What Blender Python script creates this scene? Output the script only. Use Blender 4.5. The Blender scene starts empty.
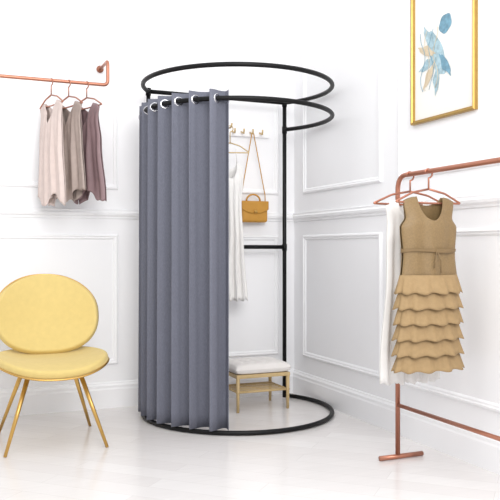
import bpy, math, random, bmesh
from mathutils import Vector, Matrix
random.seed(3)
S=bpy.context.scene
S.view_settings.view_transform='Standard'
S.view_settings.look='None'
pi=math.pi
# ---------------- materials ----------------
def lin(c):
    c=c/255.0
    return c/12.92 if c<=0.04045 else ((c+0.055)/1.055)**2.4
def rgb(r,g,b): return (lin(r),lin(g),lin(b),1)
def mat(name,col,rough=0.6,metal=0.0,noise=0.0,nscale=20,bump=0.0,bscale=60,sheen=0.0,spec=.5,stretch=None):
    m=bpy.data.materials.new(name); m.use_nodes=True
    nt=m.node_tree; b=nt.nodes['Principled BSDF']
    b.inputs['Roughness'].default_value=rough; b.inputs['Metallic'].default_value=metal
    b.inputs['Base Color'].default_value=col; b.inputs['Specular IOR Level'].default_value=spec
    if sheen: b.inputs['Sheen Weight'].default_value=sheen
    tc=nt.nodes.new('ShaderNodeTexCoord')
    mp=nt.nodes.new('ShaderNodeMapping'); nt.links.new(tc.outputs['Object'],mp.inputs['Vector'])
    if stretch: mp.inputs['Scale'].default_value=stretch
    n=nt.nodes.new('ShaderNodeTexNoise'); n.inputs['Scale'].default_value=nscale; n.inputs['Detail'].default_value=4
    nt.links.new(mp.outputs[0],n.inputs['Vector'])
    r=nt.nodes.new('ShaderNodeMapRange'); r.inputs['To Min'].default_value=1-noise; r.inputs['To Max'].default_value=1+noise
    r.inputs['From Min'].default_value=0.3; r.inputs['From Max'].default_value=0.7
    nt.links.new(n.outputs['Fac'],r.inputs['Value'])
    mx=nt.nodes.new('ShaderNodeVectorMath'); mx.operation='SCALE'
    mx.inputs[0].default_value=col[:3]; nt.links.new(r.outputs[0],mx.inputs['Scale'])
    nt.links.new(mx.outputs[0],b.inputs['Base Color'])
    if bump:
        n2=nt.nodes.new('ShaderNodeTexNoise'); n2.inputs['Scale'].default_value=bscale
        nt.links.new(mp.outputs[0],n2.inputs['Vector'])
        bp=nt.nodes.new('ShaderNodeBump'); bp.inputs['Strength'].default_value=bump; bp.inputs['Distance'].default_value=0.004
        nt.links.new(n2.outputs['Fac'],bp.inputs['Height']); nt.links.new(bp.outputs[0],b.inputs['Normal'])
    return m
M_wall=mat('wall_paint',rgb(243,243,245),0.6,noise=0.006,nscale=3)
M_trim=mat('trim_paint',rgb(245,245,247),0.45)
M_black=mat('black_metal',rgb(9,9,11),0.45,0.0,spec=.25)
M_steel=mat('eyelet_steel',rgb(215,215,220),0.25,1.0)
M_brass=mat('brass',rgb(205,165,95),0.3,0.9)
M_copper=mat('rose_copper',rgb(180,122,100),0.3,0.7)
M_curt=mat('grey_linen',rgb(110,112,124),0.95,noise=0.09,nscale=260,bump=0.3,bscale=350,spec=.2,stretch=(1,1,.3))
M_yel=mat('mustard_velvet',rgb(210,187,120),0.75,noise=0.03,nscale=30,sheen=0.15,spec=.3)
M_bag=mat('ochre_leather',rgb(186,134,46),0.5,noise=0.05,bump=0.2,bscale=300)
M_white=mat('white_cotton',rgb(232,230,228),0.85,noise=0.02,bump=0.2,bscale=60)
M_cush=mat('cream_cushion',rgb(230,226,223),0.9,noise=0.02,bump=0.3,bscale=200)
M_blush=mat('blush_chiffon',rgb(212,196,190),0.8,noise=0.04,nscale=30)
M_taupe=mat('taupe_chiffon',rgb(168,153,146),0.8,noise=0.06,nscale=30)
M_mauve=mat('mauve_satin',rgb(138,114,117),0.5,noise=0.06,nscale=25)
M_olive=mat('gold_satin',rgb(134,110,74),0.5,noise=0.10,nscale=140,bump=.2,bscale=200)
M_ruf=mat('gold_ruffle',rgb(160,134,97),0.7,noise=0.06,nscale=60,spec=.3)
M_ruf2=mat('gold_ruffle_dark',rgb(124,101,68),0.65,noise=0.06,nscale=60)
M_gold=mat('gilded_frame',rgb(180,145,80),0.35,0.8,noise=.08,nscale=40)
M_paper=mat('art_paper',rgb(234,233,229),0.8)
M_sand=mat('art_sand',rgb(205,190,165),0.8,noise=.1,nscale=40)
M_blue=mat('art_blue',rgb(160,186,196),0.8,noise=.25,nscale=50)
M_navy=mat('art_teal',rgb(110,150,170),0.8,noise=.25,nscale=50)
M_rattan=mat('pale_wood_gold',rgb(196,170,124),0.5,noise=.06,nscale=50)
# floor
M_floor=bpy.data.materials.new('whitewashed_planks'); M_floor.use_nodes=True
nt=M_floor.node_tree; b=nt.nodes['Principled BSDF']; b.inputs['Roughness'].default_value=0.2
tc=nt.nodes.new('ShaderNodeTexCoord'); mp=nt.nodes.new('ShaderNodeMapping'); nt.links.new(tc.outputs['Object'],mp.inputs['Vector'])
mp.inputs['Rotation'].default_value=(0,0,math.radians(45))
br=nt.nodes.new('ShaderNodeTexBrick'); nt.links.new(mp.outputs[0],br.inputs['Vector'])
br.inputs['Color1'].default_value=rgb(230,227,226); br.inputs['Color2'].default_value=rgb(223,219,218); br.inputs['Mortar'].default_value=rgb(208,204,202)
br.inputs['Scale'].default_value=1; br.inputs['Brick Width'].default_value=.9; br.inputs['Row Height'].default_value=.12; br.inputs['Mortar Size'].default_value=.001
no=nt.nodes.new('ShaderNodeTexNoise'); no.inputs['Scale'].default_value=9; no.inputs['Detail'].default_value=6
mp2=nt.nodes.new('ShaderNodeMapping'); mp2.inputs['Rotation'].default_value=(0,0,math.radians(45)); mp2.inputs['Scale'].default_value=(.5,4,1)
nt.links.new(tc.outputs['Object'],mp2.inputs['Vector']); nt.links.new(mp2.outputs[0],no.inputs['Vector'])
r=nt.nodes.new('ShaderNodeMapRange'); r.inputs['To Min'].default_value=.94; r.inputs['To Max'].default_value=1.05; nt.links.new(no.outputs['Fac'],r.inputs['Value'])
mx=nt.nodes.new('ShaderNodeVectorMath'); mx.operation='SCALE'; nt.links.new(br.outputs['Color'],mx.inputs[0]); nt.links.new(r.outputs[0],mx.inputs['Scale'])
nt.links.new(mx.outputs[0],b.inputs['Base Color'])
# ---------------- helpers ----------------
def mesh(name,v,f,m,parent=None,smooth=True,loc=None):
    me=bpy.data.meshes.new(name); me.from_pydata([tuple(p) for p in v],[],f); me.update()
    o=bpy.data.objects.new(name,me); S.collection.objects.link(o)
    me.materials.append(m)
    bm=bmesh.new(); bm.from_mesh(me); bmesh.ops.recalc_face_normals(bm,faces=bm.faces); bm.to_mesh(me); bm.free()
    if smooth:
        for p in me.polygons: p.use_smooth=True
    if parent: o.parent=parent
    if loc: o.location=loc
    return o
def empty(name,loc=(0,0,0),rz=0):
    o=bpy.data.objects.new(name,None); S.collection.objects.link(o); o.location=loc; o.rotation_euler=(0,0,rz); o.empty_display_size=.1
    return o
def tube_data(pts,r,closed=False,n=12,rs=None):
    pts=[Vector(p) for p in pts]; N=len(pts); v=[];f=[]
    up=None
    for i,p in enumerate(pts):
        if closed: t=(pts[(i+1)%N]-pts[i-1]).normalized()
        else: t=(pts[min(i+1,N-1)]-pts[max(i-1,0)]).normalized()
        if up is None:
            a=Vector((0,0,1)) if abs(t.z)<.9 else Vector((1,0,0))
            up=(a-t*a.dot(t)).normalized()
        else: up=(up-t*up.dot(t)).normalized()
        s=t.cross(up)
        rr=rs[i] if rs else r
        for k in range(n):
            a=2*pi*k/n
            v.append(p+(up*math.cos(a)+s*math.sin(a))*rr)
    M=N if closed else N-1
    for i in range(M):
        for k in range(n):
            a=i*n+k;b2=i*n+(k+1)%n;c=((i+1)%N)*n+(k+1)%n;d=((i+1)%N)*n+k
            f.append((a,b2,c,d))
    if not closed:
        f.append(tuple(range(n))); f.append(tuple((N-1)*n+k for k in range(n)))
    return v,f
def tube(name,pts,r,m,parent=None,closed=False,n=12,rs=None):
    v,f=tube_data(pts,r,closed,n,rs); return mesh(name,v,f,m,parent)
def fillet(pts,rad,seg=6):
    out=[Vector(pts[0])]
    for i in range(1,len(pts)-1):
        p=Vector(pts[i]);a=(Vector(pts[i-1])-p);b_=(Vector(pts[i+1])-p)
        a1=p+a.normalized()*rad;b1=p+b_.normalized()*rad
        for k in range(seg+1):
            t=k/seg; out.append(a1*(1-t)**2+p*2*t*(1-t)+b1*t*t)
    out.append(Vector(pts[-1])); return out
def box(name,lo,hi,m,parent=None,bev=0.0):
    x0,y0,z0=lo;x1,y1,z1=hi
    v=[Vector((x,y,z)) for x in (x0,x1) for y in (y0,y1) for z in (z0,z1)]
    f=[(0,1,3,2),(4,6,7,5),(0,4,5,1),(2,3,7,6),(0,2,6,4),(1,5,7,3)]
    o=mesh(name,v,f,m,parent,smooth=False)
    if bev:
        md=o.modifiers.new('b','BEVEL'); md.width=bev; md.segments=4
    return o
def grid_faces(nu,nv,closed=False,off=0):
    f=[]
    for j in range(nv-1):
        for i in range(nu if closed else nu-1):
            a=off+j*nu+i;b_=off+j*nu+(i+1)%nu
            f.append((a,b_,b_+nu,a+nu))
    return f
def extrude_profile(name,prof,p0,axis,L,outv,m):
    p0=Vector(p0);axis=Vector(axis);outv=Vector(outv);v=[];n=len(prof)
    for e in (0,L):
        for o,z in prof: v.append(p0+axis*e+outv*o+Vector((0,0,z)))
    f=[(i,(i+1)%n,n+(i+1)%n,n+i) for i in range(n)]+[tuple(range(n)),tuple(range(n,2*n))]
    return mesh(name,v,f,m,smooth=False)
def panel_trim(name,origin,ax,outv,a0,a1,z0,z1,m,w=.035):
    origin=Vector(origin);ax=Vector(ax);outv=Vector(outv)
    prof=[(0,0),(0,.006),(.006,.013),(.013,.015),(.018,.009),(.026,.009),(.031,.005),(w,0)]
    v=[];f=[]
    for o,h in prof:
        for (a,z) in ((a0+o,z0+o),(a1-o,z0+o),(a1-o,z1-o),(a0+o,z1-o)):
            v.append(origin+ax*a+outv*h+Vector((0,0,z)))
    for j in range(len(prof)-1):
        for i in range(4): f.append((j*4+i,j*4+(i+1)%4,(j+1)*4+(i+1)%4,(j+1)*4+i))
    return mesh(name,v,f,m,smooth=False)
# ---------------- room ----------------
WY=.13; WX=.62; HT=3.0
box('floor',(-4,-5.5,-.1),(WX+.1,WY+.1,0),M_floor)
box('wall_back',(-4,WY,0),(WX,WY+.1,HT),M_wall)
box('wall_right',(WX,-5.5,0),(WX+.1,WY+.1,HT),M_wall)
bp=[(0,0),(.022,0),(.022,.115),(.018,.125),(.018,.14),(.010,.15),(.008,.158),(0,.162)]
extrude_profile('baseboard_back',bp,(-4,WY,0),(1,0,0),4+WX,(0,-1,0),M_trim)
extrude_profile('baseboard_right',bp,(WX,-5.5,0),(0,1,0),5.5+WY,(-1,0,0),M_trim)
cr=[(0,1.185),(.008,1.188),(.010,1.2),(.022,1.208),(.026,1.222),(.018,1.232),(.02,1.243),(0,1.247)]
extrude_profile('trim_1',cr,(-4,WY,0),(1,0,0),4+WX,(0,-1,0),M_trim)
extrude_profile('trim_2',cr,(WX,-5.5,0),(0,1,0),5.5+WY,(-1,0,0),M_trim)
k=3
for a0,a1 in ((-2.0,-.62),(-.45,.5),(-3.6,-2.17)):
    for z0,z1 in ((.27,1.09),(1.37,2.75)):
        panel_trim('trim_%d'%k,(0,WY,0),(1,0,0),(0,-1,0),a0,a1,z0,z1,M_trim); k+=1
for a0,a1 in ((-.98,-.02),(-2.3,-1.15),(-3.6,-2.47)):
    for z0,z1 in ((.27,1.09),(1.37,2.75)):
        panel_trim('trim_%d'%k,(WX,0,0),(0,1,0),(-1,0,0),a0,a1,z0,z1,M_trim); k+=1
# ---------------- fitting room frame ----------------
CX=.012; CY=-.325; R=.572; hx=math.sqrt(R*R-CY*CY); XL=CX-hx; XR=CX+hx
def arc(a0,a1,z,n=72,r=R):
    return [(CX+r*math.cos(math.radians(a0+(a1-a0)*i/n)),CY+r*math.sin(math.radians(a0+(a1-a0)*i/n)),z) for i in range(n+1)]
aL=math.degrees(math.atan2(-CY,-hx)); aR=360+math.degrees(math.atan2(-CY,hx))
fr=empty('fitting_room_frame')
rt=.0135
tube('pole_left',[(XL,0,0),(XL,0,1.985)],rt,M_black,fr)
tube('pole_right',[(XR,0,0),(XR,0,1.985)],rt,M_black,fr)
tube('ring_top',arc(aL,aR,1.98),rt,M_black,fr)
tube('ring_curtain',arc(aL,aR,1.80),rt,M_black,fr)
tube('ring_floor',arc(aL,aR,.0145),rt,M_black,fr)
tube('bar_top',[(XL,0,1.98),(XR,0,1.98)],rt,M_black,fr)
tube('bar_mid',[(XL,0,1.01),(XR,0,1.01)],rt,M_black,fr)
for i,(x,z) in enumerate([(XR,1.98),(XR,1.80),(XR,1.01),(XL,1.98),(XL,1.8)]):
    tube('joint_%d'%i,[(x,0,z-.025),(x,0,z+.02)],.017,M_black,fr)
# ---------------- curtain ----------------
cu=empty('curtain')
c0,c1=155,243; NW=8; nu=640; nv=24
v=[];f=[]
def cpt(t,z,zz):
    ph=2*pi*NW*t
    s=math.sin(ph); s=math.copysign(abs(s)**.75,s)
    amp=(.026+.016*t)+.008*zz+.004*math.sin(5*t+1)
    rr=R-.016*(1-t)+amp*s+.008*zz*math.sin(11*t+2)*t
    skew=math.radians(2.5)*math.cos(ph+.6)
    ang=math.radians(c0+(c1-c0)*t)+skew*(1-.3*zz)*min(1,(1-t)*6)
    return Vector((CX+rr*math.cos(ang),CY+rr*math.sin(ang),z))
for j in range(nv):
    q=j/(nv-1)
    z=1.845-(1.845-.03)*q
    for i in range(nu):
        v.append(cpt(i/(nu-1),z,q))
co=mesh('fabric',v,grid_faces(nu,nv),M_curt,cu)
md=co.modifiers.new('s','SOLIDIFY'); md.thickness=.004; md.offset=0
for kk in range(2*NW+1):
    t=kk/(2*NW)
    if kk==2*NW: t=1-.3/(2*NW)
    if kk==0: t=.3/(2*NW)
    a=cpt(max(t-.004,0),1.8,0.02);b_=cpt(min(t+.004,1),1.8,0.02);p=(a+b_)/2
    tg=(b_-a).normalized(); up=Vector((0,0,1))
    pts=[p+(tg*math.cos(2*pi*i/24)+up*math.sin(2*pi*i/24))*.0225 for i in range(24)]
    tube('eyelet_%d'%kk,pts,.005,M_steel,cu,closed=True,n=8)
# ---------------- view axis used to place furniture in the room ----------------
TH=math.atan2(.39,.921); ct,st=math.cos(TH),math.sin(TH)
CAM=Vector((-1.700,-4.559,.99))
def C(lat,dep,z=0): return Vector((CAM.x+lat*ct+dep*st,CAM.y-lat*st+dep*ct,z))
# ---------------- garments ----------------
def hanger(parent,hw,m,r=.004,drop=.03,stem=.075):
    pts=[(.02*math.cos(math.radians(a)),0,.02*math.sin(math.radians(a))) for a in range(170,-91,-20)]
    tube('hanger_hook',pts+[(0,0,-.03),(0,0,-stem)],r*.8,m,parent,n=8)
    z0=-stem
    tri=fillet([(0,0,z0),(hw*.5,0,z0-drop*.6),(hw,0,z0-drop*2),(0,0,z0-drop*2.1),(-hw,0,z0-drop*2),(-hw*.5,0,z0-drop*.6),(0,0,z0)],.012,4)
    tube('hanger_wire',tri,r,m,parent,n=8)
def interp(tab,z):
    if z>=tab[0][0]: return tab[0][1]
    for (za,a),(zb,b_) in zip(tab,tab[1:]):
        if z>=zb:
            t=(za-z)/(za-zb); t=t*t*(3-2*t); return a+(b_-a)*t
    return tab[-1][1]
def garment(name,parent,m,zs,zb,wtab,dip,hd=.03,folds=7,amp=.012,hem=.0,slope=.03,nu=90,nv=40,vneck=False,seed=0,back=True):
    rnd=random.Random(seed); ph=rnd.random()*6
    v=[];f=[]
    for side in ((-1,1) if back else (-1,)):
        off=len(v)
        for j in range(nv):
            t=j/(nv-1)
            for i in range(nu):
                s=-1+2*i/(nu-1); a=abs(s)
                d=dip if side<0 else dip*.35
                if vneck: zt=zs-d*max(0,1-a/.5)
                else: zt=zs-d*math.sqrt(max(0,1-(a/.5)**2)) if a<.5 else zs
                if a>=.5: zt=zs-slope*((a-.5)/.5)**1.5
                zbm=zb-hem*math.sin(s*5+ph)-.008*math.sin(s*17+ph)
                z=zt+(zbm-zt)*t
                w=interp(wtab,z)
                k_=min(1,max(0,(zs-z)/(.5*(zs-zb))))
                dd=hd*(.25+.75*min(1,(zs-z)/.12))*math.sqrt(max(0,1-s*s*.98))
                fold=amp*k_*(math.sin(s*folds*2.2+ph+.5*math.sin(z*9))+.5*math.sin(s*folds*4.1+ph*2))*(1-a**6)
                v.append((s*w+.3*amp*k_*math.sin(z*12+ph),side*dd+fold*side*.9,z))
        f+=grid_faces(nu,nv,False,off)
    o=mesh(name,v,f,m,parent)
    md=o.modifiers.new('s','SOLIDIFY'); md.thickness=.002
    return o
def tier(name,parent,m,z0,z1,w0,w1,d0,d1,nw=13,amp=.008,seed=0):
    rnd=random.Random(seed); ph=rnd.random()*6; nu=160; nv=8; v=[]
    for j in range(nv):
        t=j/(nv-1)
        for i in range(nu):
            a=2*pi*i/nu
            wv=amp*(t**.7)*(math.sin(nw*a+ph)+.4*math.sin(2*nw*a+1+ph))
            w=w0+(w1-w0)*t+wv; d=d0+(d1-d0)*t+wv
            v.append((w*math.cos(a),d*math.sin(a),z0+(z1-z0)*t-.004*t*math.sin(nw*a+ph)))
    o=mesh(name,v,grid_faces(nu,nv,True),m,parent)
    md=o.modifiers.new('s','SOLIDIFY'); md.thickness=.002
# left clothes rail
rl=empty('wall_clothes_rail')
ZR=1.975
tube('rod',fillet([(-.735,WY,2.12),(-.735,-.1,2.12),(-.735,-.1,ZR),(-1.50,-.1,ZR),(-1.50,-.1,2.12),(-1.50,WY,2.12)],.03,8),.0105,M_copper,rl)
for i,x in enumerate((-.735,-1.50)): tube('flange_%d'%i,[(x,WY-.012,2.12),(x,WY,2.12)],.022,M_copper,rl,n=24)
g=empty('blouse',(-1.065,-.1,ZR-.010),math.radians(-72))
hanger(g,.15,M_copper,.0045)
garment('cloth',g,M_blush,-.115,-.69,[(-.10,.15),(-.2,.13),(-.35,.14),(-.69,.17)],.13,hem=.03,folds=6,amp=.010,seed=11,vneck=True,hd=.022)
g=empty('blouse',(-.965,-.1,ZR-.010),math.radians(-70))
hanger(g,.16,M_copper,.0045)
garment('cloth',g,M_taupe,-.115,-.66,[(-.10,.16),(-.2,.135),(-.35,.15),(-.66,.19)],.15,hem=.035,folds=6,amp=.010,seed=1,vneck=True,hd=.024)
g=empty('sleeveless_top',(-.86,-.1,ZR-.010),math.radians(-68))
hanger(g,.16,M_copper,.0045)
garment('cloth',g,M_mauve,-.115,-.66,[(-.10,.145),(-.2,.12),(-.35,.15),(-.66,.195)],.13,hem=.035,folds=5,amp=.011,seed=5,vneck=True,hd=.024)
# right rack
rk=empty('garment_rack')
RX=.33; Y0=-1.56; Y1=-2.75; RZ=1.34
tube('rail_loop',fillet([(RX,Y0,.02),(RX,Y0,RZ),(RX,Y1,RZ),(RX,Y1,.02)],.07,10),.0115,M_copper,rk)
tube('lower_rail',[(RX,Y0,.256),(RX,Y1,.256)],.0095,M_copper,rk)
for i,y in enumerate((Y0,Y1)):
    tube('foot_%d'%i,[(RX-.1,y,.0125),(RX+.14,y,.0125)],.0115,M_copper,rk)
def rackpos(y,x=0): return (RX+x,y,RZ-.0095)
g=empty('ruffled_dress',rackpos(-1.80),math.radians(2))
hanger(g,.18,M_copper,.005,stem=.07)
garment('bodice',g,M_olive,-.105,-.50,[(-.10,.142),(-.14,.136),(-.2,.128),(-.24,.152),(-.36,.142),(-.50,.156)],.105,hd=.042,folds=3,amp=.005,slope=.02,seed=3)
tier('skirt_lining',g,M_ruf2,-.48,-.85,.138,.145,.042,.06,8,.003)
for i in range(6):
    z0=-.450-i*.068
    tier('ruffle_%d'%i,g,M_ruf,z0,z0-.080,.152+.001*i,.174+.002*i,.054,.082,11,.006,seed=i)
tier('belt',g,M_ruf2,-.335,-.350,.146,.146,.055,.055,3,.0008)
tube('belt_tie_1',[(.0,-.057,-.343),(.02,-.062,-.39),(.015,-.066,-.44)],.003,M_ruf2,g)
tube('belt_tie_2',[(.0,-.057,-.343),(-.01,-.062,-.38),(-.02,-.064,-.42)],.003,M_ruf2,g)
g=empty('white_dress',rackpos(-1.66),math.radians(0))
hanger(g,.20,M_copper,.005,stem=.07)
garment('cloth',g,M_white,-.11,-.95,[(-.10,.14),(-.2,.125),(-.4,.13),(-.95,.165)],.1,hd=.02,folds=6,amp=.009,seed=8)
# ---------------- coat hooks, dress, bag ----------------
hk=empty('coat_hook_rail')
box('board',(-.25,WY-.016,1.755),(.42,WY,1.81),M_trim,hk,bev=.003)
for i,x in enumerate((-.20,-.10,.0,.06,.15,.215,.28,.35)):
    pts=[(x,WY-.016,1.785),(x,WY-.045,1.775),(x,WY-.06,1.77),(x,WY-.066,1.785),(x,WY-.066,1.80)]
    if i==3: pts=[(x,WY-.016,1.785),(x,-.085,1.775),(x,-.10,1.78),(x,-.105,1.80)]
    tube('hook_%d'%i,pts,.006,M_rattan,hk,n=8)
g=empty('hanging_white_dress',(.06,-.075,1.768),math.radians(-8))
hanger(g,.13,M_rattan,.004,stem=.09)
garment('cloth',g,M_white,-.22,-1.10,[(-.20,.085),(-.3,.09),(-.5,.075),(-1.12,.115)],.10,hd=.03,folds=7,amp=.012,seed=12)
tube('strap_1',[(-.045,0,-.225),(-.04,0,-.13)],.003,M_white,g,n=6)
tube('strap_2',[(.045,0,-.225),(.04,0,-.13)],.003,M_white,g,n=6)
bg=empty('handbag',(.285,WY-.058,0))
box('body',(-.095,-.032,1.175),(.095,.032,1.315),M_bag,bg,bev=.018)
v=[];nu=25;nv=14
for j in range(nv):
    t=j/(nv-1)
    for i in range(nu):
        s=-1+2*i/(nu-1)
        L=.085*(1-.35*abs(s)**2.5)
        if t<.35: y=.030-.066*(t/.35); z=1.318
        else: y=-.0365; z=1.318-L*(t-.35)/.65
        v.append((s*.097,y,z))
o=mesh('flap',v,grid_faces(nu,nv),M_bag,bg); md=o.modifiers.new('s','SOLIDIFY'); md.thickness=.005
tube('clasp',[(0,-.046,1.245),(0,-.036,1.245)],.011,M_brass,bg,n=16)
tube('handle',[(.05*math.cos(a*pi/12),-.0,1.318+.045*math.sin(a*pi/12)) for a in range(13)],.006,M_bag,bg)
tube('strap',[(-.088,0,1.30),(-.086,0,1.36),(-.012,-.003,1.77),(-.005,-.003,1.780),(.002,-.003,1.77),(.086,0,1.36),(.088,0,1.30)],.0035,M_bag,bg,n=8)
# ---------------- stool ----------------
stl=empty('upholstered_bench')
x0,x1,y0,y1=-.0,.36,-.34,-.05
nu=nv=61; v=[];f=[]
def cush(s,t):
    e=(1-abs(s)**6)*(1-abs(t)**6)
    h=.038*max(e,0)**.35
    tf=0
    for a in (-.6,-.2,.2,.6):
        for b2 in (-.5,0,.5):
            tf+=math.exp(-((s-a)**2+(t-b2)**2)/.008)
    return h-.014*tf
for sgn in (1,-1):
    off=len(v)
    for j in range(nv):
        for i in range(nu):
            s=-1+2*i/(nu-1);t=-1+2*j/(nv-1)
            e=max((1-abs(s)**8)*(1-abs(t)**8),0)
            z=.258+(cush(s,t) if sgn>0 else -.032*e**.3)
            v.append(((x0+x1)/2+s*(x1-x0)/2*1.03,(y0+y1)/2+t*(y1-y0)/2*1.03,z))
    f+=grid_faces(nu,nv,False,off)
mesh('cushion',v,f,M_cush,stl)
for s in (-.6,-.2,.2,.6):
    for t in (-.5,0,.5):
        px=(x0+x1)/2+s*(x1-x0)/2*1.03; py=(y0+y1)/2+t*(y1-y0)/2*1.03
        tube('button',[(px,py,.272),(px,py,.284)],.005,M_cush,stl,n=10)
box('seat_rail',(x0,y0,.205),(x1,y1,.228),M_rattan,stl,bev=.004)
for i,(x,y) in enumerate(((x0+.012,y0+.012),(x1-.012,y0+.012),(x0+.012,y1-.012),(x1-.012,y1-.012))):
    tube('leg_%d'%i,[(x,y,0),(x,y,.21)],.010,M_rattan,stl,rs=[.009,.012])
for i,(a,b2) in enumerate((((x0,y0+.012),(x1,y0+.012)),((x0,y1-.012),(x1,y1-.012)),((x0+.012,y0),(x0+.012,y1)),((x1-.012,y0),(x1-.012,y1)))):
    tube('stretcher_%d'%i,[(a[0],a[1],.12),(b2[0],b2[1],.12)],.006,M_rattan,stl)
for i in range(6):
    yy=y0+.03+i*(y1-y0-.06)/5
    tube('slat_%d'%i,[(x0+.012,yy,.124),(x1-.012,yy,.124)],.004,M_rattan,stl,n=8)
# ---------------- chair ----------------
face=math.radians(22)
ch=empty('accent_chair',C(-1.035,3.90),-TH+face)
def shell(name,fn,m,th=.03):
    nr=18;na=72;v=[fn(0,0)];f=[]
    for j in range(1,nr+1):
        for i in range(na):
            v.append(fn(j/nr,2*pi*i/na))
    for i in range(na): f.append((0,1+i,1+(i+1)%na))
    for j in range(nr-1):
        for i in range(na):
            a=1+j*na+i;b_=1+j*na+(i+1)%na; f.append((a,b_,b_+na,a+na))
    o=mesh(name,v,f,m,ch)
    md=o.modifiers.new('s','SOLIDIFY'); md.thickness=th; md.offset=0
    md=o.modifiers.new('b','BEVEL'); md.width=th*.42; md.segments=4
    return o
def sup(a,e): 
    c,s=math.cos(a),math.sin(a)
    return math.copysign(abs(c)**e,c),math.copysign(abs(s)**e,s)
def seat(r,a):
    c,s=sup(a,.85); x=.285*r*c; y=.265*r*s-.02
    z=.405+.035*(abs(x)/.285)**2.5+.04*max(0,y/.25)**2-.025*max(0,-y/.28)**3
    return Vector((x,y,z))
def back(r,a):
    c,s=sup(a,.85); x=.27*r*c; zz=.205*r*s
    if s>0: x*=1-.10*(r*s)**2
    z=.645+zz
    y=.235+.10*(zz/.2)*.6-.75*x*x*1.6-.06*max(0,-zz/.2)**2
    return Vector((x,y,z))
shell('seat',seat,M_yel,.045); shell('backrest',back,M_yel,.04)
tube('seat_piping',[seat(1.01,2*pi*i/72)+Vector((0,0,-.018)) for i in range(72)],.005,M_brass,ch,closed=True,n=8)
tube('backrest_piping',[back(1.01,2*pi*i/72)+Vector((0,.016,0)) for i in range(72)],.005,M_brass,ch,closed=True,n=8)
for i,(sx,sy) in enumerate(((1,1),(-1,1),(1,-1),(-1,-1))):
    tube('leg_%d'%i,[(sx*.12,sy*.12-.01,.385),(sx*.245,sy*.245,.0)],.01,M_brass,ch,rs=[.013,.008])
tube('under_frame',[(.12,.11,.375),(-.12,.11,.375),(-.12,-.13,.375),(.12,-.13,.375)],.009,M_brass,ch,closed=True)
for i,sx in enumerate((1,-1)):
    tube('back_support_%d'%i,fillet([(sx*.1,.05,.375),(sx*.1,.25,.37),(sx*.09,.262,.6)],.05,6),.009,M_brass,ch)
# ---------------- picture ----------------
pc=empty('framed_artwork',(WX,0,0))
PY0,PY1,PZ0,PZ1=-1.78,-1.28,1.64,2.42
prof=[(0,0),(0,.02),(.005,.026),(.011,.024),(.014,.018),(.018,.018),(.020,.010),(.020,.004)]
v=[];f=[]
for o,h in prof:
    for (a,z) in ((PY0+o,PZ0+o),(PY1-o,PZ0+o),(PY1-o,PZ1-o),(PY0+o,PZ1-o)): v.append((-h,a,z))
for j in range(len(prof)-1):
    for i in range(4): f.append((j*4+i,j*4+(i+1)%4,(j+1)*4+(i+1)%4,(j+1)*4+i))
mesh('frame',v,f,M_gold,pc,smooth=False)
box('mat_board',(-.006,PY0+.016,PZ0+.016),(-.001,PY1-.016,PZ1-.016),M_paper,pc)
def blob(name,cy,cz,ry,rz_,ang,m,h,wob=.1,nn=40,pointed=0):
    v=[(-h,cy,cz)];f=[]
    for i in range(nn):
        a=2*pi*i/nn; rr=1+wob*math.sin(5*a)
        yy=ry*rr*math.cos(a); zz=rz_*rr*math.sin(a)*(1-pointed*abs(math.cos(a)))
        v.append((-h,cy+yy*math.cos(ang)-zz*math.sin(ang),cz+yy*math.sin(ang)+zz*math.cos(ang)))
    for i in range(nn): f.append((0,1+i,1+(i+1)%nn))
    mesh(name,v,f,m,pc,smooth=False)
ac=-1.48
blob('flourish_body',ac,1.97,.13,.05,1.1,M_blue,.0072,.05)
blob('flourish_head',ac-.07,2.10,.05,.045,-.6,M_navy,.0076,.05)
for i,(dy,dz,a,mm) in enumerate(((.07,1.93,-.3,M_blue),(.06,1.87,-.9,M_sand),(.0,1.84,-1.5,M_blue),(.08,2.0,.4,M_sand),(-.07,1.90,-2.2,M_navy),(.06,2.06,1.0,M_blue))):
    blob('petal_%d'%i,ac+dy,dz,.075,.026,a,mm,.008+.0003*i,.12,pointed=.6)
for i in range(4):
    tube('stroke_%d'%i,[(-.010,ac+.11-.035*i+.02*math.sin(q*.7+i),1.80+.025*q) for q in range(13)],.0013,M_sand if i%2 else M_navy,pc,n=6)
# ---------------- light ----------------
w=bpy.data.worlds.new('World'); S.world=w; w.use_nodes=True
w.node_tree.nodes['Background'].inputs['Color'].default_value=(1,1,1,1)
w.node_tree.nodes['Background'].inputs['Strength'].default_value=.92
def area(name,loc,target,size,power,col=(1,1,1)):
    l=bpy.data.lights.new(name,'AREA'); l.shape='RECTANGLE'; l.size=size[0]; l.size_y=size[1]; l.energy=power; l.color=col
    o=bpy.data.objects.new(name,l); S.collection.objects.link(o); o.location=loc
    o.rotation_euler=(Vector(target)-Vector(loc)).to_track_quat('-Z','Y').to_euler()
area('softbox_front',(-1.0,-5.2,2.7),(-.3,-.3,1.0),(2,1.6),104,(1,.995,.985))
area('ceiling_light',(-.8,-2.2,3.2),(-.4,-1,0),(2.5,2.5),30)
# ---------------- camera ----------------
cd=bpy.data.cameras.new('camera'); cam=bpy.data.objects.new('camera',cd); S.collection.objects.link(cam)
cam.location=CAM; cam.rotation_euler=(pi/2,0,-TH); cd.lens=54; cd.sensor_width=36
S.camera=cam
